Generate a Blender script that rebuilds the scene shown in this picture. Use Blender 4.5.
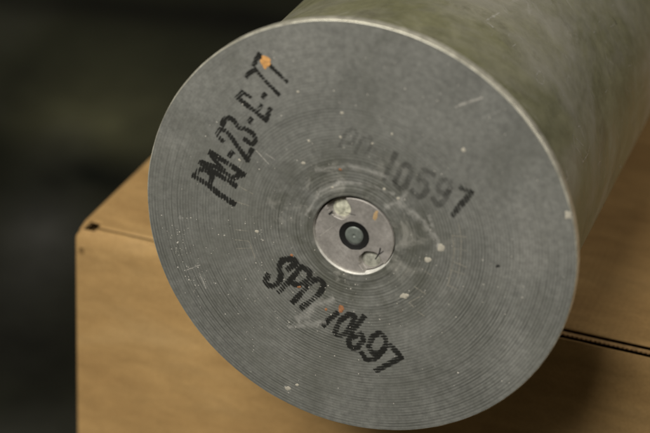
import bpy, bmesh, math, random
import numpy as np
from mathutils import Vector, Matrix, Euler, noise

random.seed(7)
for o in list(bpy.data.objects):
    bpy.data.objects.remove(o)
scene = bpy.context.scene
COL = scene.collection

# ------------------------------------------------------------------ camera
CAM_LOC = Vector((0.3030, -0.6031, 0.3613))
CAM_ROT = Euler((1.0874, -0.0525, 0.3433), 'XYZ')
F_PX = 1880.5                                   # focal length in photo pixels (650 wide)
cam_d = bpy.data.cameras.new('camera')
cam_d.sensor_fit = 'HORIZONTAL'
cam_d.sensor_width = 36.0
cam_d.lens = 36.0 * F_PX / 650.0
cam_d.clip_start = 0.02
cam_d.clip_end = 50.0
cam_d.dof.use_dof = True
cam_d.dof.focus_distance = 0.652
cam_d.dof.aperture_fstop = 9.0
cam = bpy.data.objects.new('camera', cam_d)
cam.location = CAM_LOC
cam.rotation_euler = CAM_ROT
COL.objects.link(cam)
scene.camera = cam

# ------------------------------------------------------------------ light
world = bpy.data.worlds.new('World')
scene.world = world
world.use_nodes = True
bg = world.node_tree.nodes['Background']
bg.inputs['Color'].default_value = (1.0, 0.86, 0.68, 1)
bg.inputs['Strength'].default_value = 0.08


def area(name, loc, target, size, power, colour):
    d = bpy.data.lights.new(name, 'AREA')
    d.shape = 'RECTANGLE'
    d.size, d.size_y = size
    d.energy = power
    d.color = colour
    o = bpy.data.objects.new(name, d)
    o.location = loc
    o.rotation_euler = (Vector(target) - Vector(loc)).to_track_quat('-Z', 'Y').to_euler()
    COL.objects.link(o)
    return o


# ceiling fitting above and in front of the bench
area('ceiling_light', (-0.24, -1.25, 1.32), (0.10, 0.0, 0.0), (1.0, 0.55), 44.0, (1.0, 0.96, 0.88))
# second lamp, added on the right to brighten the case side and rim
area('ceiling_light', (1.50, 0.42, 0.95), (0.2, 0.1, 0.05), (0.7, 0.5), 6.8, (1.0, 0.95, 0.88))

scene.view_settings.view_transform = 'Standard'
scene.view_settings.look = 'None'
scene.view_settings.exposure = 0.0
scene.view_settings.gamma = 1.0
scene.view_settings.use_curve_mapping = False
scene.render.engine = 'CYCLES'

# ------------------------------------------------------------------ helpers
MM = 0.001


def link(name, me, mat=None, parent=None):
    o = bpy.data.objects.new(name, me)
    COL.objects.link(o)
    if mat is not None:
        me.materials.append(mat)
    if parent is not None:
        o.parent = parent
    return o


def pymesh(name, verts, faces, smooth=True):
    me = bpy.data.meshes.new(name)
    me.from_pydata([tuple(v) for v in verts], [], [tuple(f) for f in faces])
    me.update()
    if smooth:
        me.polygons.foreach_set('use_smooth', [True] * len(me.polygons))
    return me


def polar_faces(nr, nt):
    f = []
    for i in range(nr - 1):
        for j in range(nt):
            k = (j + 1) % nt
            f.append((i * nt + j, i * nt + k, (i + 1) * nt + k, (i + 1) * nt + j))
    return f


def material(name):
    m = bpy.data.materials.new(name)
    m.use_nodes = True
    return m, m.node_tree.nodes, m.node_tree.links, m.node_tree.nodes['Principled BSDF']


def nz(N, L, vec, scale, detail=4.0, rough=0.55, dist=0.0):
    n = N.new('ShaderNodeTexNoise')
    n.inputs['Scale'].default_value = scale
    n.inputs['Detail'].default_value = detail
    n.inputs['Roughness'].default_value = rough
    n.inputs['Distortion'].default_value = dist
    if vec is not None:
        L.new(vec, n.inputs['Vector'])
    return n.outputs['Fac']


def ramp(N, L, fac, stops):
    r = N.new('ShaderNodeValToRGB')
    el = r.color_ramp.elements
    while len(el) < len(stops):
        el.new(0.5)
    for e, (p, c) in zip(el, stops):
        e.position = p
        e.color = (c[0], c[1], c[2], 1) if hasattr(c, '__len__') else (c, c, c, 1)
    L.new(fac, r.inputs['Fac'])
    return r.outputs['Color']


def mixc(N, L, fac, a, b, mode='MIX'):
    m = N.new('ShaderNodeMix')
    m.data_type = 'RGBA'
    m.blend_type = mode
    for s, v in ((m.inputs['Factor'], fac), (m.inputs['A'], a), (m.inputs['B'], b)):
        if hasattr(v, 'is_linked'):
            L.new(v, s)
        elif hasattr(v, '__len__'):
            s.default_value = (v[0], v[1], v[2], 1)
        else:
            s.default_value = v
    return m.outputs['Result']


def mth(N, L, op, a, b=None, c=None, clamp=False):
    m = N.new('ShaderNodeMath')
    m.operation = op
    m.use_clamp = clamp
    for i, v in enumerate((a, b, c)):
        if v is None:
            continue
        if hasattr(v, 'is_linked'):
            L.new(v, m.inputs[i])
        else:
            m.inputs[i].default_value = v
    return m.outputs[0]


def bump(N, L, height, strength, dist, bsdf):
    b = N.new('ShaderNodeBump')
    b.inputs['Strength'].default_value = strength
    b.inputs['Distance'].default_value = dist
    L.new(height, b.inputs['Height'])
    L.new(b.outputs['Normal'], bsdf.inputs['Normal'])


def objcoord(N):
    return N.new('ShaderNodeTexCoord').outputs['Object']


def radius(N, L, vec):
    """distance from the object's own axis (local Y)"""
    s = N.new('ShaderNodeSeparateXYZ')
    L.new(vec, s.inputs[0])
    xx = mth(N, L, 'MULTIPLY', s.outputs[0], s.outputs[0])
    return mth(N, L, 'SQRT', mth(N, L, 'MULTIPLY_ADD', s.outputs[2], s.outputs[2], xx))


PITCH = 1.05 * MM       # turning grooves on the case head

# ------------------------------------------------------------------ materials


def mat_steel_head():
    m, N, L, B = material('turned_grey_steel')
    v = objcoord(N)
    r = radius(N, L, v)
    big = nz(N, L, v, 28, 5, .6, .4)
    fine = nz(N, L, v, 420, 4, .7)
    c = ramp(N, L, big, [(.30, (.184, .187, .173)), (.55, (.240, .243, .226)), (.75, (.288, .288, .268))])
    c = mixc(N, L, .50, c, ramp(N, L, fine, [(.35, (.50, .50, .49)), (.62, (1.14, 1.14, 1.12))]), 'MULTIPLY')
    # old grease and handling stains
    gr = ramp(N, L, nz(N, L, v, 17, 6, .72, 1.1), [(.46, 0.0), (.70, .70)])
    c = mixc(N, L, gr, c, (.135, .138, .118))
    # grime in the turning grooves, colour deepened to stand in for groove shading
    ph = mth(N, L, 'SINE', mth(N, L, 'MULTIPLY', mth(N, L, 'ADD', r, mth(N, L, 'MULTIPLY', nz(N, L, v, 260, 2), .00022)), 2 * math.pi / PITCH))
    gs = ramp(N, L, nz(N, L, v, 40, 4, .65, .3), [(.34, .25), (.58, .95)])
    sz = N.new('ShaderNodeSeparateXYZ')
    L.new(v, sz.inputs[0])
    up = mth(N, L, 'MULTIPLY_ADD', sz.outputs[2], 30.0, .35, clamp=True)            # weaker groove tone towards the upper half
    far = mth(N, L, 'MULTIPLY_ADD', r, 45.0, -1.5, clamp=True)
    gs = mth(N, L, 'MULTIPLY', gs, mth(N, L, 'SUBTRACT', 1.0, mth(N, L, 'MULTIPLY', mth(N, L, 'MULTIPLY', up, far), .55)))
    rb = N.new('ShaderNodeCombineXYZ')
    L.new(mth(N, L, 'MULTIPLY', r, 420.0), rb.inputs[0])
    gs = mth(N, L, 'MULTIPLY', gs, ramp(N, L, nz(N, L, rb.outputs[0], 1.0, 3, .7), [(.36, .25), (.6, 1.0)]))
    gtr = mth(N, L, 'MULTIPLY', mth(N, L, 'MULTIPLY_ADD', ph, -.5, .5), gs)
    c = mixc(N, L, mth(N, L, 'MULTIPLY', mth(N, L, 'POWER', gtr, 1.4), .95), c, (.085, .088, .078))
    # ground-in dirt rings round the primer seat
    ring = mth(N, L, 'MULTIPLY_ADD', r, 1000.0, -14.0)
    dirt = nz(N, L, v, 70, 4, .65, .3)
    near = ramp(N, L, mth(N, L, 'DIVIDE', ring, 24.0, clamp=True), [(0.0, 1.0), (.5, .75), (1.0, 0.0)])
    spot = ramp(N, L, dirt, [(.40, 0.0), (.60, 1.0)])
    c = mixc(N, L, mth(N, L, 'MULTIPLY', near, mth(N, L, 'MULTIPLY', spot, .62)), c, (.070, .072, .052))
    spot2 = ramp(N, L, nz(N, L, v, 95, 5, .7, .6), [(.54, 0.0), (.68, 1.0)])
    c = mixc(N, L, mth(N, L, 'MULTIPLY', near, mth(N, L, 'MULTIPLY', spot2, .6)), c, (.42, .41, .37))
    # pale wear freckles everywhere
    fr = ramp(N, L, nz(N, L, v, 330, 2, .5), [(.70, 0.0), (.76, 1.0)])
    fz = ramp(N, L, nz(N, L, v, 45, 3, .6), [(.52, 0.0), (.66, .6)])
    c = mixc(N, L, mth(N, L, 'MULTIPLY', fr, fz), c, (.46, .45, .42))
    L.new(c, B.inputs['Base Color'])
    B.inputs['Metallic'].default_value = .25
    L.new(ramp(N, L, nz(N, L, v, 60, 4), [(.3, .42), (.7, .58)]), B.inputs['Roughness'])
    bump(N, L, mth(N, L, 'ADD', fine, nz(N, L, v, 1100, 2)), .25, .00012, B)
    return m


def mat_lacquer():
    m, N, L, B = material('olive_lacquer')
    v = objcoord(N)
    mp = N.new('ShaderNodeMapping')
    mp.inputs['Scale'].default_value = (1, .7, 1)
    L.new(v, mp.inputs[0])
    a = nz(N, L, mp.outputs[0], 26, 5, .6, .5)
    c = ramp(N, L, a, [(.30, (.118, .118, .062)), (.50, (.172, .170, .100)), (.66, (.235, .228, .170))])
    b = nz(N, L, v, 150, 5, .7, .4)
    c = mixc(N, L, .6, c, ramp(N, L, b, [(.35, (.70, .70, .68)), (.65, (1.12, 1.11, 1.08))]), 'MULTIPLY')
    wear = ramp(N, L, nz(N, L, v, 13, 5, .65, .6), [(.47, 0.0), (.64, .60)])
    c = mixc(N, L, wear, c, (.255, .245, .215))
    scuff = ramp(N, L, nz(N, L, v, 75, 6, .75, 1.2), [(.60, 0.0), (.74, .45)])
    c = mixc(N, L, scuff, c, (.36, .35, .31))
    dark = ramp(N, L, nz(N, L, v, 48, 5, .7, .4), [(.56, 0.0), (.70, .6)])
    c = mixc(N, L, dark, c, (.085, .08, .05))
    L.new(c, B.inputs['Base Color'])
    B.inputs['Metallic'].default_value = .1
    L.new(ramp(N, L, b, [(.3, .42), (.7, .60)]), B.inputs['Roughness'])
    bump(N, L, b, .1, .0001, B)
    return m


def mat_rim():
    m, N, L, B = material('bare_rim_steel')
    v = objcoord(N)
    a = nz(N, L, v, 240, 5, .7)
    c = ramp(N, L, a, [(.3, (.30, .29, .235)), (.65, (.62, .60, .50))])
    L.new(c, B.inputs['Base Color'])
    B.inputs['Metallic'].default_value = .4
    L.new(ramp(N, L, a, [(.3, .30), (.7, .48)]), B.inputs['Roughness'])
    bump(N, L, a, .2, .0002, B)
    return m


def mat_primer():
    m, N, L, B = material('primer_metal')
    v = objcoord(N)
    a = nz(N, L, v, 160, 5, .65, .3)
    c = ramp(N, L, a, [(.3, (.29, .275, .255)), (.6, (.43, .405, .38)), (.8, (.55, .53, .50))])
    s = nz(N, L, v, 900, 3, .7)
    c = mixc(N, L, .4, c, ramp(N, L, s, [(.35, .6), (.6, 1.1)]), 'MULTIPLY')
    L.new(c, B.inputs['Base Color'])
    B.inputs['Metallic'].default_value = .45
    B.inputs['Roughness'].default_value = .5
    bump(N, L, s, .25, .0001, B)
    return m


def mat_plain(name, col, rough=.6, metal=0.0, var=.35, scale=300):
    m, N, L, B = material(name)
    v = objcoord(N)
    a = nz(N, L, v, scale, 4, .65)
    lo = tuple(x * (1 - var) for x in col)
    hi = tuple(min(1, x * (1 + var)) for x in col)
    L.new(ramp(N, L, a, [(.3, lo), (.7, hi)]), B.inputs['Base Color'])
    B.inputs['Roughness'].default_value = rough
    B.inputs['Metallic'].default_value = metal
    bump(N, L, a, .2, .0001, B)
    return m


def mat_ink(name, opacity, cut):
    """stencil ink: lies on the ridges, missing from the groove bottoms, ragged at the edges"""
    m, N, L, B = material(name)
    v = objcoord(N)
    r = radius(N, L, v)
    ph = mth(N, L, 'SINE', mth(N, L, 'MULTIPLY', r, 2 * math.pi / PITCH))        # +1 on ridges
    wob = nz(N, L, v, 500, 3, .7)
    patch = nz(N, L, v, 170, 3, .6)
    uv = N.new('ShaderNodeUVMap').outputs[0]
    s = N.new('ShaderNodeSeparateXYZ')
    L.new(uv, s.inputs[0])
    edge = mth(N, L, 'ABSOLUTE', mth(N, L, 'MULTIPLY_ADD', s.outputs[0], 2.0, -1.0))     # 0 centre 1 rim
    k = mth(N, L, 'MULTIPLY_ADD', ph, .18, .49 + cut)
    k = mth(N, L, 'ADD', k, mth(N, L, 'MULTIPLY_ADD', wob, .95, -.475))
    k = mth(N, L, 'ADD', k, mth(N, L, 'MULTIPLY_ADD', patch, 1.3, -.65))
    k = mth(N, L, 'SUBTRACT', k, mth(N, L, 'MULTIPLY', mth(N, L, 'POWER', edge, 3.0), .55))
    a = ramp(N, L, k, [(.12, 0.0), (.48, opacity)])
    B.inputs['Base Color'].default_value = (.016, .016, .014, 1)
    B.inputs['Roughness'].default_value = .6
    B.inputs['Specular IOR Level'].default_value = .3
    L.new(a, B.inputs['Alpha'])
    return m


def mat_scratch(name, col, opacity):
    m, N, L, B = material(name)
    v = objcoord(N)
    uv = N.new('ShaderNodeUVMap').outputs[0]
    s = N.new('ShaderNodeSeparateXYZ')
    L.new(uv, s.inputs[0])
    edge = mth(N, L, 'ABSOLUTE', mth(N, L, 'MULTIPLY_ADD', s.outputs[0], 2.0, -1.0))
    k = mth(N, L, 'SUBTRACT', nz(N, L, v, 600, 3, .7), mth(N, L, 'MULTIPLY', edge, .3))
    L.new(ramp(N, L, k, [(.22, 0.0), (.45, opacity)]), B.inputs['Alpha'])
    B.inputs['Base Color'].default_value = (*col, 1)
    B.inputs['Metallic'].default_value = .3
    B.inputs['Roughness'].default_value = .45
    return m


def mat_smear(name, col, opacity):
    m, N, L, B = material(name)
    v = objcoord(N)
    uv = N.new('ShaderNodeUVMap').outputs[0]
    s = N.new('ShaderNodeSeparateXYZ')
    L.new(uv, s.inputs[0])
    edge = mth(N, L, 'ABSOLUTE', mth(N, L, 'MULTIPLY_ADD', s.outputs[0], 2.0, -1.0))
    k = mth(N, L, 'ADD', mth(N, L, 'MULTIPLY', nz(N, L, v, 230, 4, .7, .8), 1.3), mth(N, L, 'MULTIPLY', nz(N, L, v, 900, 2, .6), .45))
    k = mth(N, L, 'SUBTRACT', k, mth(N, L, 'MULTIPLY', edge, .55))
    L.new(ramp(N, L, k, [(.55, 0.0), (1.0, opacity)]), B.inputs['Alpha'])
    B.inputs['Base Color'].default_value = (*col, 1)
    B.inputs['Roughness'].default_value = .6
    return m


def mat_card(name, flat=False):
    m, N, L, B = material(name)
    v = objcoord(N)
    mp = N.new('ShaderNodeMapping')
    mp.inputs['Scale'].default_value = (.35, 1, 1)
    L.new(v, mp.inputs[0])
    a = nz(N, L, mp.outputs[0], 34, 5, .6, .4)
    c = ramp(N, L, a, [(.30, (.365, .222, .086)), (.55, (.440, .278, .112)), (.75, (.49, .325, .145))])
    f = nz(N, L, v, 800, 3, .75)
    c = mixc(N, L, .5, c, ramp(N, L, f, [(.32, (.72, .70, .66)), (.60, (1.08, 1.08, 1.08))]), 'MULTIPLY')
    c = mixc(N, L, .6, c, ramp(N, L, nz(N, L, mp.outputs[0], 130, 5, .7, .5), [(.34, (.72, .71, .68)), (.62, (1.08, 1.08, 1.07))]), 'MULTIPLY')
    # slow stains
    st = ramp(N, L, nz(N, L, v, 14, 3, .5, .6), [(.45, 0.0), (.75, .45)])
    c = mixc(N, L, st, c, (.26, .155, .058))
    L.new(c, B.inputs['Base Color'])
    B.inputs['Roughness'].default_value = .72
    B.inputs['Specular IOR Level'].default_value = .3
    # faint washboard of the flutes under the liner
    w = N.new('ShaderNodeTexWave')
    w.wave_type = 'BANDS'
    w.bands_direction = 'X'
    w.inputs['Scale'].default_value = 1 / (2.6 * MM) / 3.1
    w.inputs['Distortion'].default_value = .6
    L.new(v, w.inputs['Vector'])
    h = mth(N, L, 'ADD', mth(N, L, 'MULTIPLY', w.outputs['Fac'], .35), f)
    h = mth(N, L, 'ADD', h, mth(N, L, 'MULTIPLY', a, 2.0))
    bump(N, L, h, .18, .0004, B)
    return m


def groundhit(px, py):
    d = CAM_ROT.to_matrix() @ Vector(((px - 325) / F_PX, -(py - 216.5) / F_PX, -1))
    p = CAM_LOC + d * ((-.29 - CAM_LOC.z) / d.z)
    return p.x, p.y


# soft colour patches standing in for blurred background shapes: olive, grey, near-black
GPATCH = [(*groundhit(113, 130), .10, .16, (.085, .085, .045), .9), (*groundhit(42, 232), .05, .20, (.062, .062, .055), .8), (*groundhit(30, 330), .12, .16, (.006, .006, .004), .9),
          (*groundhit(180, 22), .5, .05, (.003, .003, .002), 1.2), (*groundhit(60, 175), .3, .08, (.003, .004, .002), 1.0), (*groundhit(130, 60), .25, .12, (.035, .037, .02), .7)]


def mat_ground():
    m, N, L, B = material('dark_ground_cloth')
    v = objcoord(N)
    a = nz(N, L, v, 2.6, 3, .5, .3)
    c = ramp(N, L, a, [(.36, (.006, .007, .004)), (.52, (.017, .018, .010)), (.66, (.045, .046, .036))])
    b = nz(N, L, v, 60, 4, .7)
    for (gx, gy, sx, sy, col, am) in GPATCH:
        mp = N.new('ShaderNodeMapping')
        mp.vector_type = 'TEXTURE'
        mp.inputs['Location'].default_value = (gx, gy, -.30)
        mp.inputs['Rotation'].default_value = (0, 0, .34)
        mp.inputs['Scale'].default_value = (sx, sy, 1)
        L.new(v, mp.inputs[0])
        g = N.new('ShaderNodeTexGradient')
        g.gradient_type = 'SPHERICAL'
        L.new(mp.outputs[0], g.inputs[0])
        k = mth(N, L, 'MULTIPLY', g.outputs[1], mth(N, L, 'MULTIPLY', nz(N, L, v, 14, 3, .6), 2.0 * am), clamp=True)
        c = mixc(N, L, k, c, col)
    c = mixc(N, L, .5, c, ramp(N, L, b, [(.3, .5), (.7, 1.2)]), 'MULTIPLY')
    L.new(c, B.inputs['Base Color'])
    B.inputs['Roughness'].default_value = .9
    B.inputs['Specular IOR Level'].default_value = .15
    bump(N, L, b, .3, .002, B)
    return m


STEEL, LACQ, RIM, PRIMER = mat_steel_head(), mat_lacquer(), mat_rim(), mat_primer()
BLACK = mat_plain('black_sealant', (.006, .006, .006), .55)
CAP = mat_plain('percussion_cap_metal', (.20, .225, .205), .45, .4, .25, 500)
BARE = mat_plain('cream_corroded_metal', (.55, .55, .44), .5, .15, .45, 600)
BARE2 = mat_plain('grey_corroded_metal', (.36, .36, .31), .5, .3, .5, 600)
INK, INK_FADED, INK_GHOST = mat_ink('stencil_ink', .95, .03), mat_ink('thin_stencil_ink', .90, .02), mat_ink('ghost_stencil_ink', .30, -.02)
INK_HALF = mat_ink('half_worn_stencil_ink', .68, -.02)
INK_TRACE = mat_ink('trace_of_stencil_ink', .22, -.08)
SCR = mat_scratch('bright_scratch', (.62, .60, .55), .65)
STAMP = mat_scratch('worn_stamp_edge', (.52, .49, .41), .5)
DARKCUT = mat_plain('dark_gouge', (.02, .02, .018), .7)
ORANGE = mat_plain('ochre_paint', (.56, .29, .095), .7, 0, .4, 600)
TAN = mat_plain('tan_stain', (.42, .29, .15), .6, 0, .3, 700)
RUST = mat_plain('rust_paint', (.30, .13, .055), .8, 0, .5, 700)
WHITE = mat_plain('cream_paint', (.41, .385, .32), .6, 0, .2, 700)
SMEAR = mat_smear('chalky_smear', (.60, .59, .55), .36)
CARD = mat_card('kraft_cardboard')
CARD_CUT = mat_plain('cut_cardboard', (.36, .22, .09), .85, 0, .3, 500)
GROUND = mat_ground()

# ------------------------------------------------------------------ setting
gv, gf = [], []
GN = 120
for i in range(GN + 1):
    for j in range(GN + 1):
        x = -4.5 + 8 * i / GN
        y = -1.5 + 8 * j / GN
        h = noise.fractal(Vector((x * 1.7, y * 1.7, 3.1)), 1.0, 2.0, 3) * .06
        w = min(1, max(0, (math.hypot(x - .2, y - .2) - .5) / .6))
        gv.append((x, y, -.300 + (abs(h) * 1.3) * w))
for i in range(GN):
    for j in range(GN):
        a = i * (GN + 1) + j
        gf.append((a, a + GN + 1, a + GN + 2, a + 1))
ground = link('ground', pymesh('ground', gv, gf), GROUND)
ground['kind'] = 'structure'

# ------------------------------------------------------------------ cardboard box
BW, BD, BH = .46, .52, .300            # outer width, depth, height
T = 3.9 * MM                           # board thickness
box = bpy.data.objects.new('cardboard_box', None)
COL.objects.link(box)
box.location = (0, 0, -BH)
box['label'] = 'brown corrugated cardboard box with its lid closed, carrying the metal cartridge case'
box['category'] = 'box'


def board(name, x0, x1, y0, y1, z0, z1, bev=.8 * MM, mat=None, cuts=0, wob=0.0):
    bm = bmesh.new()
    bmesh.ops.create_cube(bm, size=1)
    for v in bm.verts:
        v.co = Vector(((x0 + x1) / 2 + v.co.x * (x1 - x0), (y0 + y1) / 2 + v.co.y * (y1 - y0), (z0 + z1) / 2 + v.co.z * (z1 - z0)))
    if bev:
        bmesh.ops.bevel(bm, geom=bm.edges[:], offset=bev, segments=3, affect='EDGES', profile=.5)
    if cuts:
        big = [e for e in bm.edges if e.calc_length() > .1]
        bmesh.ops.subdivide_edges(bm, edges=big, cuts=cuts, use_grid_fill=True)
        for v in bm.verts:
            n = noise.noise_vector(v.co * 9) * wob + noise.noise_vector(v.co * 40) * wob * .3
            v.co += n
    for f in bm.faces:
        f.smooth = True
    me = bpy.data.meshes.new(name)
    bm.to_mesh(me)
    bm.free()
    return link(name, me, mat or CARD, box)


zt = BH                                     # top of the box in its own frame
# front panel: outer liner, inner liner and the fluted core between them (cut edge shows on top)
LIN = .45 * MM


def ss(a, b, x):
    t = min(1, max(0, (x - a) / (b - a)))
    return t * t * (3 - 2 * t)


xf = [0, .5 * MM, 1.2 * MM, 2.2 * MM, 3.3 * MM, 4.4 * MM, 7 * MM] + [7 * MM + (BW - 7 * MM) * i / 150 for i in range(1, 151)]
v, f = [], []
for x in xf:
    w = noise.noise(Vector((x * 60, 3.3, 0))) * .22 * MM
    bow = noise.noise(Vector((x * 6, 9.1, 0))) * .5 * MM + 1.2 * MM * max(0, 1 - x / (1.4 * MM)) ** 2
    z1 = zt - 1.15 * MM + w + 1.0 * MM * (1 - ss(.08, .13, x)) - 5 * MM * max(0, 1 - x / (4.4 * MM)) ** 2
    for (yy, zz) in ((0, 0), (0, zt * .5), (0, zt - 11.5 * MM), (0, zt - 8.8 * MM), (0, z1 - .15 * MM), (.15 * MM, z1), (LIN - .1 * MM, z1), (LIN, z1 - .15 * MM), (LIN, 0)):
        v.append((x, yy + bow, zz))
for i in range(len(xf) - 1):
    for k in range(8):
        if i in (3, 4) and k == 2:
            continue                       # little torn slot below the corner
        a = i * 9 + k
        f.append((a, a + 1, a + 10, a + 9))
front = link('front_panel', pymesh('front_panel', v, f), CARD, box)
DARKCARD = CARD_CUT
# cut edge of the tuck flap that shows between lid and front panel, toothed by its flutes
fl = 1.75 * MM
v, f = [], []
n = int((BW - .085) / fl * 8)
for i in range(n + 1):
    x = .085 + (BW - .085) * i / n
    t = .5 + .5 * math.sin(x / fl * 2 * math.pi)
    y0 = 1.95 * MM + .8 * MM * t ** 1.5 * (.75 + .35 * noise.noise(Vector((x * 260, 0, 0)))) + .15 * MM * noise.noise(Vector((x * 40, 4, 0)))
    y1 = 4.0 * MM + .12 * MM * noise.noise(Vector((x * 70, 9, 0)))
    zz = zt - .30 * MM + .15 * MM * noise.noise(Vector((x * 60, 5, 0)))
    v += [(x, y0, zz), (x, y1, zz + .05 * MM), (x, y1, zz - .5 * MM), (x, y0, zz - .5 * MM)]
for i in range(n):
    a = i * 4
    for k in range(4):
        f.append((a + k, a + (k + 1) % 4, a + 4 + (k + 1) % 4, a + 4 + k))
f += [(0, 1, 2, 3), (n * 4 + 3, n * 4 + 2, n * 4 + 1, n * 4)]
link('tuck_flap_edge', pymesh('tuck_flap_edge', v, f, False), CARD_CUT, front)
# creased fold that closes the edge over the first stretch from the corner
v, f = [], []
for i in range(61):
    x = 9 * MM + i / 60 * .10
    t = zt - .15 * MM + .25 * MM * noise.noise(Vector((x * 70, 7, 0))) - 1.2 * MM * ss(.085, .109, x)
    for yy, zz in ((LIN * .4, t - .9 * MM), (LIN * .9, t - .1 * MM), (1.4 * MM, t + .35 * MM), (2.6 * MM, t + .25 * MM), (3.2 * MM, t - .3 * MM), (3.3 * MM, t - 1.4 * MM)):
        v.append((x, yy, zz))
for i in range(60):
    for k in range(5):
        a = i * 6 + k
        f.append((a, a + 1, a + 7, a + 6))
link('folded_edge', pymesh('folded_edge', v, f), CARD, front)

# lid: a sheet with a rolled front crease, gap to the front panel widens to the right, notch at the corner
v, f = [], []
xs = [0, .3 * MM, .6 * MM, 1.2 * MM, 2.0 * MM, 2.8 * MM, 3.6 * MM, 3.9 * MM, 8.6 * MM, 8.9 * MM, 12 * MM] + [12 * MM + (BW - 13 * MM) * i / 90 for i in range(1, 91)] + [BW - .4 * MM, BW]
ys = [0.0, .12, .3, .6, 1.1, 1.8, 3.0, 6, 12] + [12 + (BD * 1000 - 14) * i / 60 for i in range(1, 61)] + [BD * 1000 - .8, BD * 1000 - .2, BD * 1000]


def lid_front(x):
    g = 4.2 * MM + 2.2 * MM * ss(.07, .24, x) + .25 * MM * noise.noise(Vector((x * 30, 2, 0)))
    if 3.75 * MM < x < 8.75 * MM:
        g += 3.0 * MM
    if x < 3.7 * MM:
        g = .6 * MM + 3.6 * MM * (1 - min(1, x / (3.7 * MM))) ** 2
    return g


nx, ny = len(xs), len(ys)
for side in (0, 1):
    for x in xs:
        g = lid_front(x)
        for y in ys:
            yy = g + y * MM * (BD - g) / BD
            d = y * MM
            roll = -.55 * MM * max(0, 1 - d / (1.1 * MM)) ** 2
            ex = min(x, BW - x)
            roll -= 2.2 * MM * max(0, 1 - ex / (3.6 * MM)) ** 2 + 1.6 * MM * max(0, 1 - x / (3.7 * MM)) * max(0, 1 - d / (6 * MM))
            sag = .5 * MM * noise.noise(Vector((x * 9, yy * 9, 1))) * min(1, d / .02) - .9 * MM * ss(0, .1, d) * ss(0, .1, x)
            z = zt + .35 * MM + roll + sag * .6
            if side:
                z = min(z - .35 * MM, zt - .35 * MM - (T - .15 * MM) * ss(14 * MM, 30 * MM, d) * ss(3 * MM, 6 * MM, ex) + sag * .6)
            v.append((x, yy, z))
for side in (0, 1):
    for i in range(nx - 1):
        for j in range(ny - 1):
            a = side * nx * ny + i * ny + j
            q = (a, a + ny, a + ny + 1, a + 1)
            f.append(q if side == 0 else q[::-1])
o = nx * ny
for i in range(nx - 1):
    a = i * ny
    f.append((a, o + a, o + a + ny, a + ny))
    a = i * ny + ny - 1
    f.append((a, a + ny, o + a + ny, o + a))
for j in range(ny - 1):
    f.append((j, j + 1, o + j + 1, o + j))
    a = (nx - 1) * ny + j
    f.append((a, o + a, o + a + 1, a + 1))
link('lid', pymesh('lid', v, f), CARD, box)
board('side_panel', .15 * MM, T, T + .2 * MM, BD - .4 * MM, 0, zt - T - .9 * MM)
board('side_panel', BW - T, BW - .2 * MM, T + .2 * MM, BD - .4 * MM, 0, zt - T - .9 * MM)
board('back_panel', T + .2 * MM, BW - T - .2 * MM, BD - T, BD - .5 * MM, 0, zt - T - .9 * MM)
board('bottom_panel', T + .2 * MM, BW - T - .2 * MM, T + .2 * MM, BD - T - .2 * MM, .2 * MM, T)
# locking ear that shows as the stubby corner below the lid notch
board('corner_ear', T + .2 * MM, 9.2 * MM, 30 * MM, 70 * MM, zt - 60 * MM, zt - T - 2.4 * MM, .5 * MM)

# ------------------------------------------------------------------ cartridge case
C0 = Vector((.1424, -.0796, .0682))
YAW = .0062
RB, RR = 68.2 * MM, 75.0 * MM
case = bpy.data.objects.new('cartridge_case', None)
COL.objects.link(case)
case.location = C0
case.rotation_euler = (0, 0, -YAW)
case['label'] = 'large olive metal artillery cartridge case with stencilled grey base, lying on the box'
case['category'] = 'cartridge case'
AX = Vector((math.sin(YAW), math.cos(YAW), 0))
SX = Vector((math.cos(YAW), -math.sin(YAW), 0))
CM = CAM_ROT.to_matrix()


def face(px, py):
    """photo pixel -> point on the flat base of the case, in the case's own x/z (metres)"""
    d = CM @ Vector(((px - 325) / F_PX, -(py - 216.5) / F_PX, -1))
    t = (C0 - CAM_LOC).dot(AX) / d.dot(AX)
    P = CAM_LOC + d * t - C0
    return P.dot(SX), P.z


# base: turned face, real concentric ridges
GA = .026 * MM
SEAT = 14.45 * MM


def head_y(r, th):
    """offset of the base face along local Y (negative = towards the viewer)"""
    u, w = r * math.cos(th), r * math.sin(th)
    amp = .35 + .65 * min(1, max(0, .5 + 1.4 * noise.noise(Vector((u * 22, w * 22, 4)))))
    outer = 1 - .6 * ss(34 * MM, 58 * MM, r) * ss(-.25, .25, w / r)
    y = -GA * amp * outer * math.sin(2 * math.pi * r / PITCH)
    # shallow dish and raised lips round the primer seat
    y += .45 * MM * (1 - ss(15 * MM, 36 * MM, r))
    y += -.16 * MM * math.exp(-((r - 16.6 * MM) / (.7 * MM)) ** 2)
    y += .10 * MM * math.exp(-((r - 19.2 * MM) / (.6 * MM)) ** 2)
    y += .07 * MM * math.exp(-((r - 22.8 * MM) / (.5 * MM)) ** 2)
    y += -.06 * MM * math.exp(-((r - 27.0 * MM) / (.9 * MM)) ** 2)
    # dents
    y += .10 * MM * noise.noise(Vector((u * 30, w * 30, 8)))
    y += .02 * MM * noise.noise(Vector((u * 300, w * 300, 2)))
    return y


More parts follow.
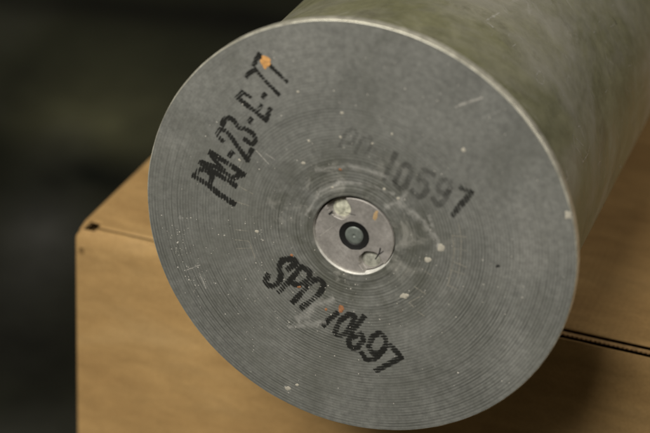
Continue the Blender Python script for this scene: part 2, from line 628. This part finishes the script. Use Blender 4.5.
NT = 420
rs = [SEAT + .15 * MM * k for k in range(3)]
r = rs[-1]
while r < 73.4 * MM:
    r += PITCH / 5
    rs.append(r)
REDGE = 74.55 * MM
rs = [r for r in rs if r < REDGE - .2 * MM]
v = []
for d in (3.0, 1.5, .5):
    for j in range(NT):
        th = 2 * math.pi * j / NT
        rr = SEAT - (.0 if d > .5 else .02) * MM
        v.append((rr * math.cos(th), d * MM + head_y(SEAT, th), rr * math.sin(th)))
for r in rs + [REDGE]:
    for j in range(NT):
        th = 2 * math.pi * j / NT
        rr = r
        if r == REDGE:
            rr = r + .18 * MM * noise.noise(Vector((math.cos(th) * 7, math.sin(th) * 7, 3)))
        v.append((rr * math.cos(th), head_y(r, th), rr * math.sin(th)))
# the seat was bored a touch off centre
OFF = (-.22 * MM, -.60 * MM)
v = [(x + OFF[0] * (1 - ss(SEAT, 26 * MM, math.hypot(x, z))), y, z + OFF[1] * (1 - ss(SEAT, 26 * MM, math.hypot(x, z)))) for x, y, z in v]
head = link('base_face', pymesh('base_face', v, polar_faces(3 + len(rs) + 1, NT)), STEEL, case)
# outward side check: normals should look towards -Y
if head.data.polygons[len(head.data.polygons) // 2].normal.y > 0:
    head.data.flip_normals()


def lathe(name, prof, mat, parent, nt=300, dent=None):
    v = []
    for (rr, yy) in prof:
        for j in range(nt):
            th = 2 * math.pi * j / nt
            q = rr + (dent(rr, yy, th) if dent else 0)
            v.append((q * math.cos(th), yy, q * math.sin(th)))
    o = link(name, pymesh(name, v, polar_faces(len(prof), nt)), mat, parent)
    return o


def rim_dent(rr, yy, th):
    c, s = math.cos(th), math.sin(th)
    return .10 * MM * noise.noise(Vector((c * 6, s * 6, yy * 300))) + .07 * MM * noise.noise(Vector((c * 40, s * 40, yy * 900)))


lathe('rim', [(74.2 * MM, .25 * MM), (74.45 * MM, .06 * MM), (74.7 * MM, .14 * MM), (74.92 * MM, .40 * MM), (75.0 * MM, .8 * MM), (75.0 * MM, 3.5 * MM), (74.75 * MM, 4.1 * MM),
              (74.0 * MM, 4.4 * MM), (71.0 * MM, 5.0 * MM), (68.9 * MM, 5.8 * MM), (RB - .6 * MM, 6.4 * MM)], RIM, case, 420, rim_dent)


def body_dent(rr, yy, th):
    c, s = math.cos(th), math.sin(th)
    k = min(1, max(0, (yy - .01) / .03))
    return k * (.25 * MM * noise.noise(Vector((c * 2.5, s * 2.5, yy * 14))) - .15 * MM)


prof = [(RB - 1.2 * MM, 5.6 * MM), (RB - .5 * MM, 7.5 * MM), (RB - .1 * MM, 9 * MM)]
prof += [(RB - .0025 * (yy - .01), yy) for yy in [.012 + .45 * i / 60 for i in range(61)]]
prof += [(RB - .006, .49), (RB - .014, .51), (RB - .0165, .525), (RB - .0165, .60), (RB - .0185, .6005), (RB - .0185, .53), (RB - .004, .48), (RB - .005, .02), (.001, .018)]
lathe('body', prof, LACQ, case, 220, body_dent)

BRIGHT = mat_plain('bright_worn_steel', (.80, .79, .73), .26, .3, .3, 300)  # pale colour stands in for the bright glint on the seat wall
lathe('seat_chamfer', [(14.42 * MM, .62 * MM), (14.40 * MM, .75 * MM), (14.25 * MM, 1.45 * MM), (14.0 * MM, 2.9 * MM)], BRIGHT, case, 180,
      lambda rr, yy, th: .06 * MM * noise.noise(Vector((math.cos(th) * 9, math.sin(th) * 9, yy * 500)))).location = (OFF[0], 0, OFF[1])


# primer screwed into the seat, with two key notches
PR = 13.75 * MM
PD = 1.45 * MM                         # its face lies this deep below the base
n1, n2 = face(337, 208), face(368.5, 263.5)
PC = (-.40 * MM, -1.12 * MM)
n1 = (n1[0] - PC[0], n1[1] - PC[1])
n2 = (n2[0] - PC[0], n2[1] - PC[1])


def notch(u, w):
    m = 0
    for (a, b), rad in ((n1, 3.9 * MM), (n2, 4.1 * MM)):
        L_ = math.hypot(a, b)
        ru, rw = a / L_, b / L_
        p = u * ru + w * rw                 # outwards
        q = -u * rw + w * ru
        s = 10.6 * MM
        d = math.hypot(max(0, s - p) if p < s else 0, q) + .35 * MM * noise.noise(Vector((u * 500, w * 500, a * 900)))
        m = max(m, 1 - ss(rad - .35 * MM, rad, d))
    return m


v = []
NR, NP = 96, 300
prs = [5.25 * MM + (PR - 5.25 * MM - .45 * MM) * i / (NR - 1) for i in range(NR)]
prs = [5.25 * MM] + prs + [PR - .15 * MM, PR, PR]
for i, r in enumerate(prs):
    for j in range(NP):
        th = 2 * math.pi * j / NP
        u, w = r * math.cos(th), r * math.sin(th)
        y = PD + .07 * MM * noise.noise(Vector((u * 120, w * 120, 6)))
        nt_ = notch(u, w)
        y += 1.9 * MM * nt_
        if 0 < nt_ < .25:
            y -= .12 * MM
        if i == 0:
            y += 2 * MM
        if i == len(prs) - 3:
            y += .05 * MM
        if i == len(prs) - 2:
            y += .3 * MM
        if i == len(prs) - 1:
            y = 3.4 * MM
        v.append((u, y, w))
primer = link('primer', pymesh('primer', v, polar_faces(len(prs), NP)), PRIMER, case)
primer.location = (PC[0], 0, PC[1])
if primer.data.polygons[NP * 20].normal.y > 0:
    primer.data.flip_normals()
for (a, b), rad, nm in ((n1, 3.3 * MM, BARE), (n2, 3.3 * MM, BARE2)):
    L_ = math.hypot(a, b)
    vv = []
    rings = [0, .3, .6, .85, 1.0]
    s = 9.9 * MM / L_
    for q in rings:
        for j in range(28):
            th = 2 * math.pi * j / 28
            u = a * s + rad * q * math.cos(th) * (1 + .1 * noise.noise(Vector((math.cos(th) * 2, math.sin(th) * 2, a * 1000))))
            w = b * s + rad * q * math.sin(th)
            k = math.hypot(u, w)
            if k > PR - .1 * MM:
                u, w = u * (PR - .1 * MM) / k, w * (PR - .1 * MM) / k
            vv.append((u, PD + 1.1 * MM + .8 * MM * q * q + .15 * MM * noise.noise(Vector((u * 400, w * 400, 1))), w))
    o = link('key_notch', pymesh('key_notch', vv, polar_faces(5, 28)), nm, primer)
    if o.data.polygons[40].normal.y > 0:
        o.data.flip_normals()
ringv = []  # flat black ring painted in for the shade of a deep groove
for (rr, yy) in ((5.6, 2.3), (5.35, 1.52), (5.2, 1.4), (4.9, 1.50), (4.2, 1.62), (3.5, 1.60), (3.25, 1.7), (3.1, 2.0)):
    for j in range(72):
        th = 2 * math.pi * j / 72
        q = rr * (1 + .02 * noise.noise(Vector((math.cos(th) * 4, math.sin(th) * 4, rr))))
        ringv.append((q * MM * math.cos(th), yy * MM, q * MM * math.sin(th)))
o = link('seal_ring', pymesh('seal_ring', ringv, polar_faces(8, 72)), BLACK, primer)
capv = []
for (rr, yy) in ((3.25, 2.0), (3.2, 1.65), (3.0, 1.48), (2.0, 1.42), (.9, 1.42), (.5, 1.46), (.35, 1.65), (.01, 1.68)):
    for j in range(64):
        th = 2 * math.pi * j / 64
        capv.append((rr * MM * math.cos(th), yy * MM, rr * MM * math.sin(th)))
o = link('percussion_cap', pymesh('percussion_cap', capv, polar_faces(8, 64)), CAP, primer)


# ---- ink, scratches and paint on the base (thin films that follow the face) ----
def skin_y(u, w, lift):
    r = math.hypot(u, w)
    if r < SEAT:
        return PD - lift
    th = math.atan2(w, u)
    y = head_y(r, th)
    # sit on the ridge tops
    return y + GA * math.sin(2 * math.pi * r / PITCH) - GA - lift


def strokes(name, lines, mat, parent, lift=.012 * MM, origin=(0, 0)):
    """lines: list of (pixel polyline, width mm). One flat mesh with UV.x across each stroke."""
    V, F, U = [], [], []
    for pts, wd in lines:
        P = [Vector(face(*p)) for p in pts]
        # resample smoothly
        Q = []
        for a, b in zip(P[:-1], P[1:]):
            k = max(1, int((b - a).length / (.5 * MM)))
            Q += [a.lerp(b, t / k) for t in range(k)]
        Q.append(P[-1])
        for _ in range(2):
            Q = [Q[0]] + [(Q[i - 1] + Q[i] * 2 + Q[i + 1]) / 4 for i in range(1, len(Q) - 1)] + [Q[-1]]
        if len(Q) > 1:
            Q = [Q[0] + (Q[0] - Q[1]).normalized() * wd * MM * .3] + Q + [Q[-1] + (Q[-1] - Q[-2]).normalized() * wd * MM * .3]
        base = len(V)
        for i, q in enumerate(Q):
            t = (Q[min(i + 1, len(Q) - 1)] - Q[max(i - 1, 0)]).normalized()
            nn = Vector((-t.y, t.x))
            for k in range(5):
                s = (k - 2) / 2
                p = q + nn * s * wd * MM / 2
                p = p + Vector((noise.noise(Vector((p.x * 900, p.y * 900, 1))), noise.noise(Vector((p.x * 900, p.y * 900, 5))))) * .10 * MM
                V.append((p.x - origin[0], skin_y(p.x, p.y, lift), p.y - origin[1]))
        for i in range(len(Q) - 1):
            for k in range(4):
                a = base + i * 5 + k
                F.append((a, a + 1, a + 6, a + 5))
                U.append((k / 4, (k + 1) / 4, (k + 1) / 4, k / 4))
        lift += .0006 * MM
    me = pymesh(name, V, F)
    uv = me.uv_layers.new(name='UVMap')
    for p, us in zip(me.polygons, U):
        for li, uu in zip(p.loop_indices, us):
            uv.data[li].uv = (uu, .5)
    o = link(name, me, mat, parent)
    if me.polygons[0].normal.y > 0:
        me.flip_normals()
    return o


def Z(x0, y0, s, pts):
    return [(x0 + a / s, y0 + b / s) for a, b in pts]


A = lambda *p: Z(180, 130, 5.41, p)
Bz = lambda *p: Z(205, 90, 5.41, p)
Cz = lambda *p: Z(235, 45, 6.186, p)
D = lambda *p: Z(255, 245, 6.186, p)
Ez = lambda *p: Z(315, 295, 5.095, p)
Fz = lambda *p: Z(380, 140, 4.81, p)
W = 2.2
# PM-23-E-77
for glyph in (
    [(A((78, 250), (160, 300), (215, 350), (292, 398)), W * 1.2), (A((78, 250), (100, 212), (140, 215), (175, 245), (165, 292)), W * 1.15)],            # P
    [(A((112, 178), (200, 235), (300, 298)), W * 1.15), (A((165, 122), (250, 175), (345, 240)), W * 1.15), (A((118, 172), (195, 200), (270, 248)), W * .9), (A((160, 128), (200, 175), (240, 215)), W * .8),
     (A((270, 272), (335, 238)), W * 1.2)],                                                                                                # M
    [(A((268, 140), (284, 122)), W)],                                                                                                      # -
    [(Bz((95, 275), (65, 245), (82, 212), (118, 222), (150, 265), (185, 315), (228, 378)), W), (Bz((228, 378), (254, 322)), W)],           # 2
    [(Bz((92, 188), (110, 152), (135, 148), (170, 178), (180, 205), (215, 205), (265, 240), (276, 275), (255, 295), (215, 268)), W)],     # 3
    [(Bz((240, 172), (252, 158)), W)],                                                                                                     # -
    [(Bz((175, 42), (250, 100), (330, 162)), W), (Bz((175, 42), (200, 10)), W), (Bz((200, 10), (245, 38)), W * .7), (Bz((330, 160), (352, 102)), W), (Bz((282, 122), (304, 82)), W * .8)],   # E
    [(Bz((312, 38), (326, 24)), W * .9)],                                                                                                  # -
    [(Cz((70, 195), (100, 165), (128, 150)), W * .9), (Cz((128, 155), (200, 235), (270, 305)), W * .8)],                                   # 7
    [(Cz((115, 125), (132, 88), (152, 58)), W * .9), (Cz((160, 75), (240, 150), (320, 226)), W * .75)],                                    # 7
):
    strokes('stencil_character', glyph, INK, case)
# SPD
for glyph in (
    [(D((205, 150), (262, 112), (238, 85), (170, 92), (148, 130), (160, 185), (148, 235), (100, 262), (62, 232), (80, 185)), 2.7)],       # S
    [(D((145, 292), (215, 222), (285, 138)), 2.5), (D((285, 138), (338, 165), (330, 212), (275, 252), (222, 232)), 2.6)],                 # P
    [(D((235, 352), (300, 285), (358, 218)), 2.5), (D((358, 218), (400, 215), (425, 252), (395, 305), (290, 388)), 2.6)],                 # D
):
    strokes('stencil_character', glyph, INK, case)
# 10697
for glyph in (
    [(Ez((42, 152), (112, 92)), 2.5)],
    [(Ez((102, 192), (125, 132), (172, 96), (205, 108), (188, 152), (150, 202), (112, 208), (102, 192)), 2.5)],
    [(Ez((250, 112), (205, 165), (168, 232), (180, 268), (212, 272), (248, 228), (235, 192), (195, 212)), 2.5)],
    [(Ez((275, 262), (290, 215), (330, 190), (362, 220), (364, 255), (330, 296), (290, 296), (275, 262)), 2.5), (Ez((238, 295), (262, 332), (305, 325), (364, 262)), 2.4)],
    [(Ez((385, 255), (412, 285), (438, 318)), 2.7), (Ez((438, 318), (375, 352), (312, 384)), 2.5)],
):
    strokes('stencil_character', glyph, INK_FADED, case)
# ghost of an earlier marking ... 10697
def ghost(c, pts, w=2.5):
    return [(Fz(*[(c[0] + p * 32 + q * 27, c[1] + p * 15 - q * 62) for p, q in pts]), w)]


for glyph, mt in (
    (ghost((47, 128), ((0, 1), (0, -1))), INK_GHOST),
    (ghost((112, 178), ((-.8, -.6), (-.8, .6), (0, 1), (.8, .6), (.8, -.6), (0, -1), (-.8, -.6))), INK_GHOST),
    (ghost((203, 212), ((.9, 1), (-.7, 1), (-.8, .15), (.2, .3), (.9, -.2), (.7, -.8), (0, -1), (-.9, -.75))), INK_GHOST),
    (ghost((297, 252), ((.8, .3), (.2, -.05), (-.7, .1), (-.8, .7), (0, 1), (.8, .7), (.8, -.5), (.1, -1), (-.8, -.7))), INK_GHOST),
    (ghost((385, 300), ((-.7, 1), (.9, 1)), 2.4) + ghost((385, 300), ((.9, 1), (.3, 0), (-.2, -1)), 2.6), INK_HALF),
    ([((340, 146), (346, 132), (352, 128), (358, 132), (352, 144), (344, 142)), 1.9], None),
    ([((356, 152), (362, 138), (370, 136), (372, 144), (366, 154)), 1.9], None),
):
    if mt is None:
        glyph, mt = [(glyph[0], glyph[1])], INK_TRACE
    strokes('stencil_character', glyph, mt, case)

Hh = lambda *p: Z(150, 200, 4.33, p)
G = lambda *p: Z(400, 200, 3.09, p)
# punched proof marks round the seat: worn bright outlines
for st in (
    [(Hh((372, 128), (425, 135)), .5), (Hh((370, 172), (430, 178), (455, 250)), .5), (Hh((375, 210), (438, 208)), .5)],
    [(G((162, 108), (168, 160), (158, 215), (148, 265)), .5), (G((182, 75), (190, 120), (185, 200), (180, 240)), .4), (G((165, 110), (205, 114)), .45), (G((168, 150), (206, 156)), .4),
     (G((165, 190), (206, 208)), .45), (G((155, 215), (205, 232)), .4), (G((145, 262), (190, 282)), .4)],
    [(G((45, 268), (78, 290)), .6), (G((78, 222), (95, 232)), .5), (G((28, 318), (42, 330)), .6), (G((55, 345), (75, 358)), .5), (G((30, 315), (60, 300)), .4)],
    [(Z(180, 130, 5.41, ((300, 385), (380, 412))), .45), (Z(180, 130, 5.41, ((320, 305), (395, 345))), .5)],
):
    strokes('stamped_mark', st, STAMP, case, .02 * MM)
for st, mt in (
    ([(Bz((278, 328), (345, 400)), .5), (Bz((330, 345), (377, 376)), .5)], SCR),
    ([(((456, 107), (468, 102), (482, 98)), 1.1)], SCR),
    ([(((482, 118), (492, 114), (500, 111)), .9)], SMEAR),
    ([(G((92, 55), (105, 95), (118, 140)), 3.4)], SMEAR),
    ([(((318, 238), (332, 228)), .4)], SCR),
    ([(((200, 274), (206, 288)), .7), (((186, 270), (200, 265)), .5)], SCR),
    ([(((300, 318), (316, 306), (330, 300)), 6.0)], SMEAR),
    ([(((338, 183), (365, 184), (392, 194)), 3.0)], SMEAR),
    ([(((386, 207), (398, 202), (406, 194)), 4.0)], SMEAR),
    ([(((292, 327), (322, 322)), 5.0)], SMEAR),
    ([(((306, 214), (320, 192), (340, 183)), 3.0)], SMEAR),
    ([(((318, 170), (350, 166), (385, 176)), 4.0)], SMEAR),
    ([(((400, 205), (425, 222), (437, 245)), 5.0)], SMEAR),
):
    strokes('scratch', st, mt, case, .03 * MM)


def blob(name, px, py, rx, ry, mat, parent, ang=0.0, thick=.10, seed=0, bas=None, org=(0, 0)):
    """an irregular drop of paint; sizes in mm"""
    u0, w0 = face(px, py)
    V = []
    nt = 18
    for q, h in ((0.02, 1.0), (.45, .95), (.8, .65), (1.0, 0.0)):
        for j in range(nt):
            th = 2 * math.pi * j / nt
            k = 1 + .5 * noise.noise(Vector((math.cos(th) * 1.6, math.sin(th) * 1.6, seed * 3.7 + px))) + .25 * noise.noise(Vector((math.cos(th) * 4, math.sin(th) * 4, px)))
            a, b = rx * MM * q * k * math.cos(th), ry * MM * q * k * math.sin(th)
            u = u0 + a * math.cos(ang) - b * math.sin(ang)
            w = w0 + a * math.sin(ang) + b * math.cos(ang)
            y = skin_y(u, w, 0) if bas is None else bas
            V.append((u - org[0], y - h * thick * MM + .03 * MM, w - org[1]))
    me = pymesh(name, V, polar_faces(4, nt))
    if me.polygons[3].normal.y > 0:
        me.flip_normals()
    return link(name, me, mat, parent) if parent is not None else me


for (px, py, rx, ry, mt, an) in (
    (265.5, 62, 1.9, 2.2, ORANGE, .2), (341.5, 309.5, 1.1, 1.3, RUST, 0), (291.3, 255.5, .6, .5, RUST, 0), (299, 287, .7, .5, RUST, .4), (326, 309.5, .5, .5, RUST, 0),
    (440.5, 247.5, 1.5, 1.4, WHITE, 0), (427.5, 260, 1.3, 1.2, WHITE, 0), (404.5, 296, 1.9, 1.4, WHITE, .6), (257, 231.5, .9, .7, WHITE, 0), (287.5, 388.5, 1.3, 1.1, WHITE, .3),
    (297, 385, .8, .7, WHITE, 0), (568, 215, 1.5, 1.9, WHITE, .2), (463.5, 150, .9, .8, WHITE, 0), (384, 189.5, .7, .7, WHITE, 0), (398, 199, .8, .6, WHITE, .5),
    (332, 188, .6, .5, WHITE, 0), (340, 170, .6, .5, RUST, 0), (303, 163, .9, .8, WHITE, 0), (340.5, 137, .6, .6, WHITE, 0), (392, 134, .5, .5, WHITE, 0),
    (372.5, 143.5, .5, .5, WHITE, 0), (342, 113, .7, .6, WHITE, 0), (309, 141, .6, .5, WHITE, 0), (298, 92, .6, .5, WHITE, 0), (239.5, 160, .6, .5, WHITE, 0),
    (498, 266, .8, .6, DARKCUT, .4),
):
    if mt is INK:
        mt = DARKCUT
    kk = .82 if mt is WHITE else 1
    blob('paint_fleck' if mt is not DARKCUT else 'dark_pit', px, py, rx * kk, ry * kk, mt, case, an, .09)
# yellowish stain, dark strokes painted as the shade of burrs by the primer notches
blob('paint_fleck', 374.0, 217.5, .8, 1.8, TAN, primer, -.25, .05, 0, PD - .03 * MM, PC)
strokes('burr', [(((374, 261), (378, 255), (379, 250)), .42), (((378, 256), (382, 253)), .3)], mat_plain('burr_shadow', (.02, .02, .02), .6), primer, .09 * MM, PC)
strokes('burr', [(((328, 216), (331, 213)), .6), (((344, 214), (354, 217)), .2)], bpy.data.materials['burr_shadow'], primer, .09 * MM, PC)

def bodyhit(px, py):
    d = CM @ Vector(((px - 325) / F_PX, -(py - 216.5) / F_PX, -1))
    o_ = CAM_LOC - C0
    lo = Vector((o_.dot(SX), o_.dot(AX), o_.z))
    ld = Vector((d.dot(SX), d.dot(AX), d.z))
    a = ld.x ** 2 + ld.z ** 2
    b = lo.x * ld.x + lo.z * ld.z
    c = lo.x ** 2 + lo.z ** 2 - (RB - .02 * MM) ** 2
    h = b * b - a * c
    t = (-b - math.sqrt(max(h, 0))) / a
    return lo + ld * t


def body_scuff(lines, mat):
    V, F, U = [], [], []
    for pts, wd in lines:
        P = []
        for p, q in zip(pts[:-1], pts[1:]):
            P += [(p[0] + (q[0] - p[0]) * k / 4, p[1] + (q[1] - p[1]) * k / 4) for k in range(4)]
        P = [bodyhit(*p) for p in P + [pts[-1]]]
        b0 = len(V)
        for i, p in enumerate(P):
            t = (P[min(i + 1, len(P) - 1)] - P[max(i - 1, 0)]).normalized()
            nn = Vector((p.x, 0, p.z)).normalized()
            sd = t.cross(nn).normalized()
            for k in (-1, 0, 1):
                q = p + sd * k * wd * MM / 2 * (.7 + .5 * noise.noise(p * 300))
                rr = RB - .0025 * (q.y - .01) + body_dent(RB, q.y, math.atan2(q.z, q.x)) + .035 * MM
                f_ = rr / math.hypot(q.x, q.z)
                V.append((q.x * f_, q.y, q.z * f_))
        for i in range(len(P) - 1):
            for k in (0, 1):
                a = b0 + i * 3 + k
                F.append((a, a + 1, a + 4, a + 3))
                U.append((k / 2, (k + 1) / 2, (k + 1) / 2, k / 2))
    me = pymesh('scuff', V, F)
    uv = me.uv_layers.new(name='UVMap')
    for p, us in zip(me.polygons, U):
        for li, uu in zip(p.loop_indices, us):
            uv.data[li].uv = (uu, .5)
    return link('scuff', me, mat, case)


SC2 = mat_scratch('pale_body_scuff', (.42, .41, .35), .75)
body_scuff([(((539, 71), (536, 76), (538, 82), (543, 84), (545, 79), (542, 72), (539, 71)), 1.0)], SC2)
body_scuff([(((573, 134), (575, 146), (580, 152), (583, 162), (588, 155), (590, 146)), 1.0)], SC2)
body_scuff([(((576, 138), (584, 146)), .8)], SC2)
body_scuff([(((566, 170), (568, 178), (564, 184)), 2.2)], SC2)
body_scuff([(((621, 166), (624, 170)), 1.6)], SC2)
body_scuff([(((500, 12), (486, 20), (494, 27)), 2.5)], SMEAR)
body_scuff([(((613, 15), (618, 24)), 2.5)], mat_smear('dark_body_smudge', (.03, .03, .025), .7))
rd2 = random.Random(5)
for _ in range(46):
    x_, y_ = rd2.uniform(420, 648), rd2.uniform(2, 190)
    if (x_ - 330) * .833 + (y_ - 226) * .555 > 200 or math.hypot((x_ - 362) / 216, (y_ - 226) / 206) < 1.1:
        continue
    an = rd2.uniform(-1.4, -.2)
    l_ = rd2.uniform(1, 6)
    body_scuff([(((x_, y_), (x_ + l_ * math.cos(an), y_ + l_ * math.sin(an))), rd2.uniform(.3, .9))], SC2)

# the rest of the tiny freckles: one mesh, too small to pick apart
V, F = [], []
rnd = random.Random(11)
clusters = [(175, 235, 22, 26), (195, 275, 14, 34), (178, 250, 10, 20), (330, 310, 40, 26), (420, 270, 34, 22), (300, 190, 40, 14), (350, 60, 120, 14), (480, 330, 60, 16), (230, 330, 40, 14), (430, 130, 60, 12), (360, 240, 190, 260), (300, 330, 90, 70), (250, 240, 60, 50)]
for cx, cy, sp, cnt in clusters:
    for _ in range(cnt):
        px, py = rnd.gauss(cx, sp * .6), rnd.gauss(cy, sp * .6)
        u, w = face(px, py)
        rr = math.hypot(u, w)
        if rr > 72 * MM or rr < 16 * MM:
            continue
        s = rnd.uniform(.08, .30) * MM * rnd.uniform(.7, 1.15)
        b0 = len(V)
        ph = rnd.random() * 6
        for j in range(6):
            th = ph + j * math.pi / 3
            k = rnd.uniform(.6, 1.2)
            uu, ww = u + s * k * math.cos(th), w + s * k * math.sin(th) * rnd.uniform(.6, 1.2)
            V.append((uu, skin_y(uu, ww, .02 * MM), ww))
        V.append((u, skin_y(u, w, .06 * MM), w))
        F += [(b0 + j, b0 + (j + 1) % 6, b0 + 6) for j in range(6)]
me = pymesh('speckle', V, F)
if me.polygons[0].normal.y > 0:
    me.flip_normals()
o = link('speckle', me, mat_plain('pale_speck', (.48, .46, .41), .6, .1, .3, 200), case)
o['kind'] = 'stuff'
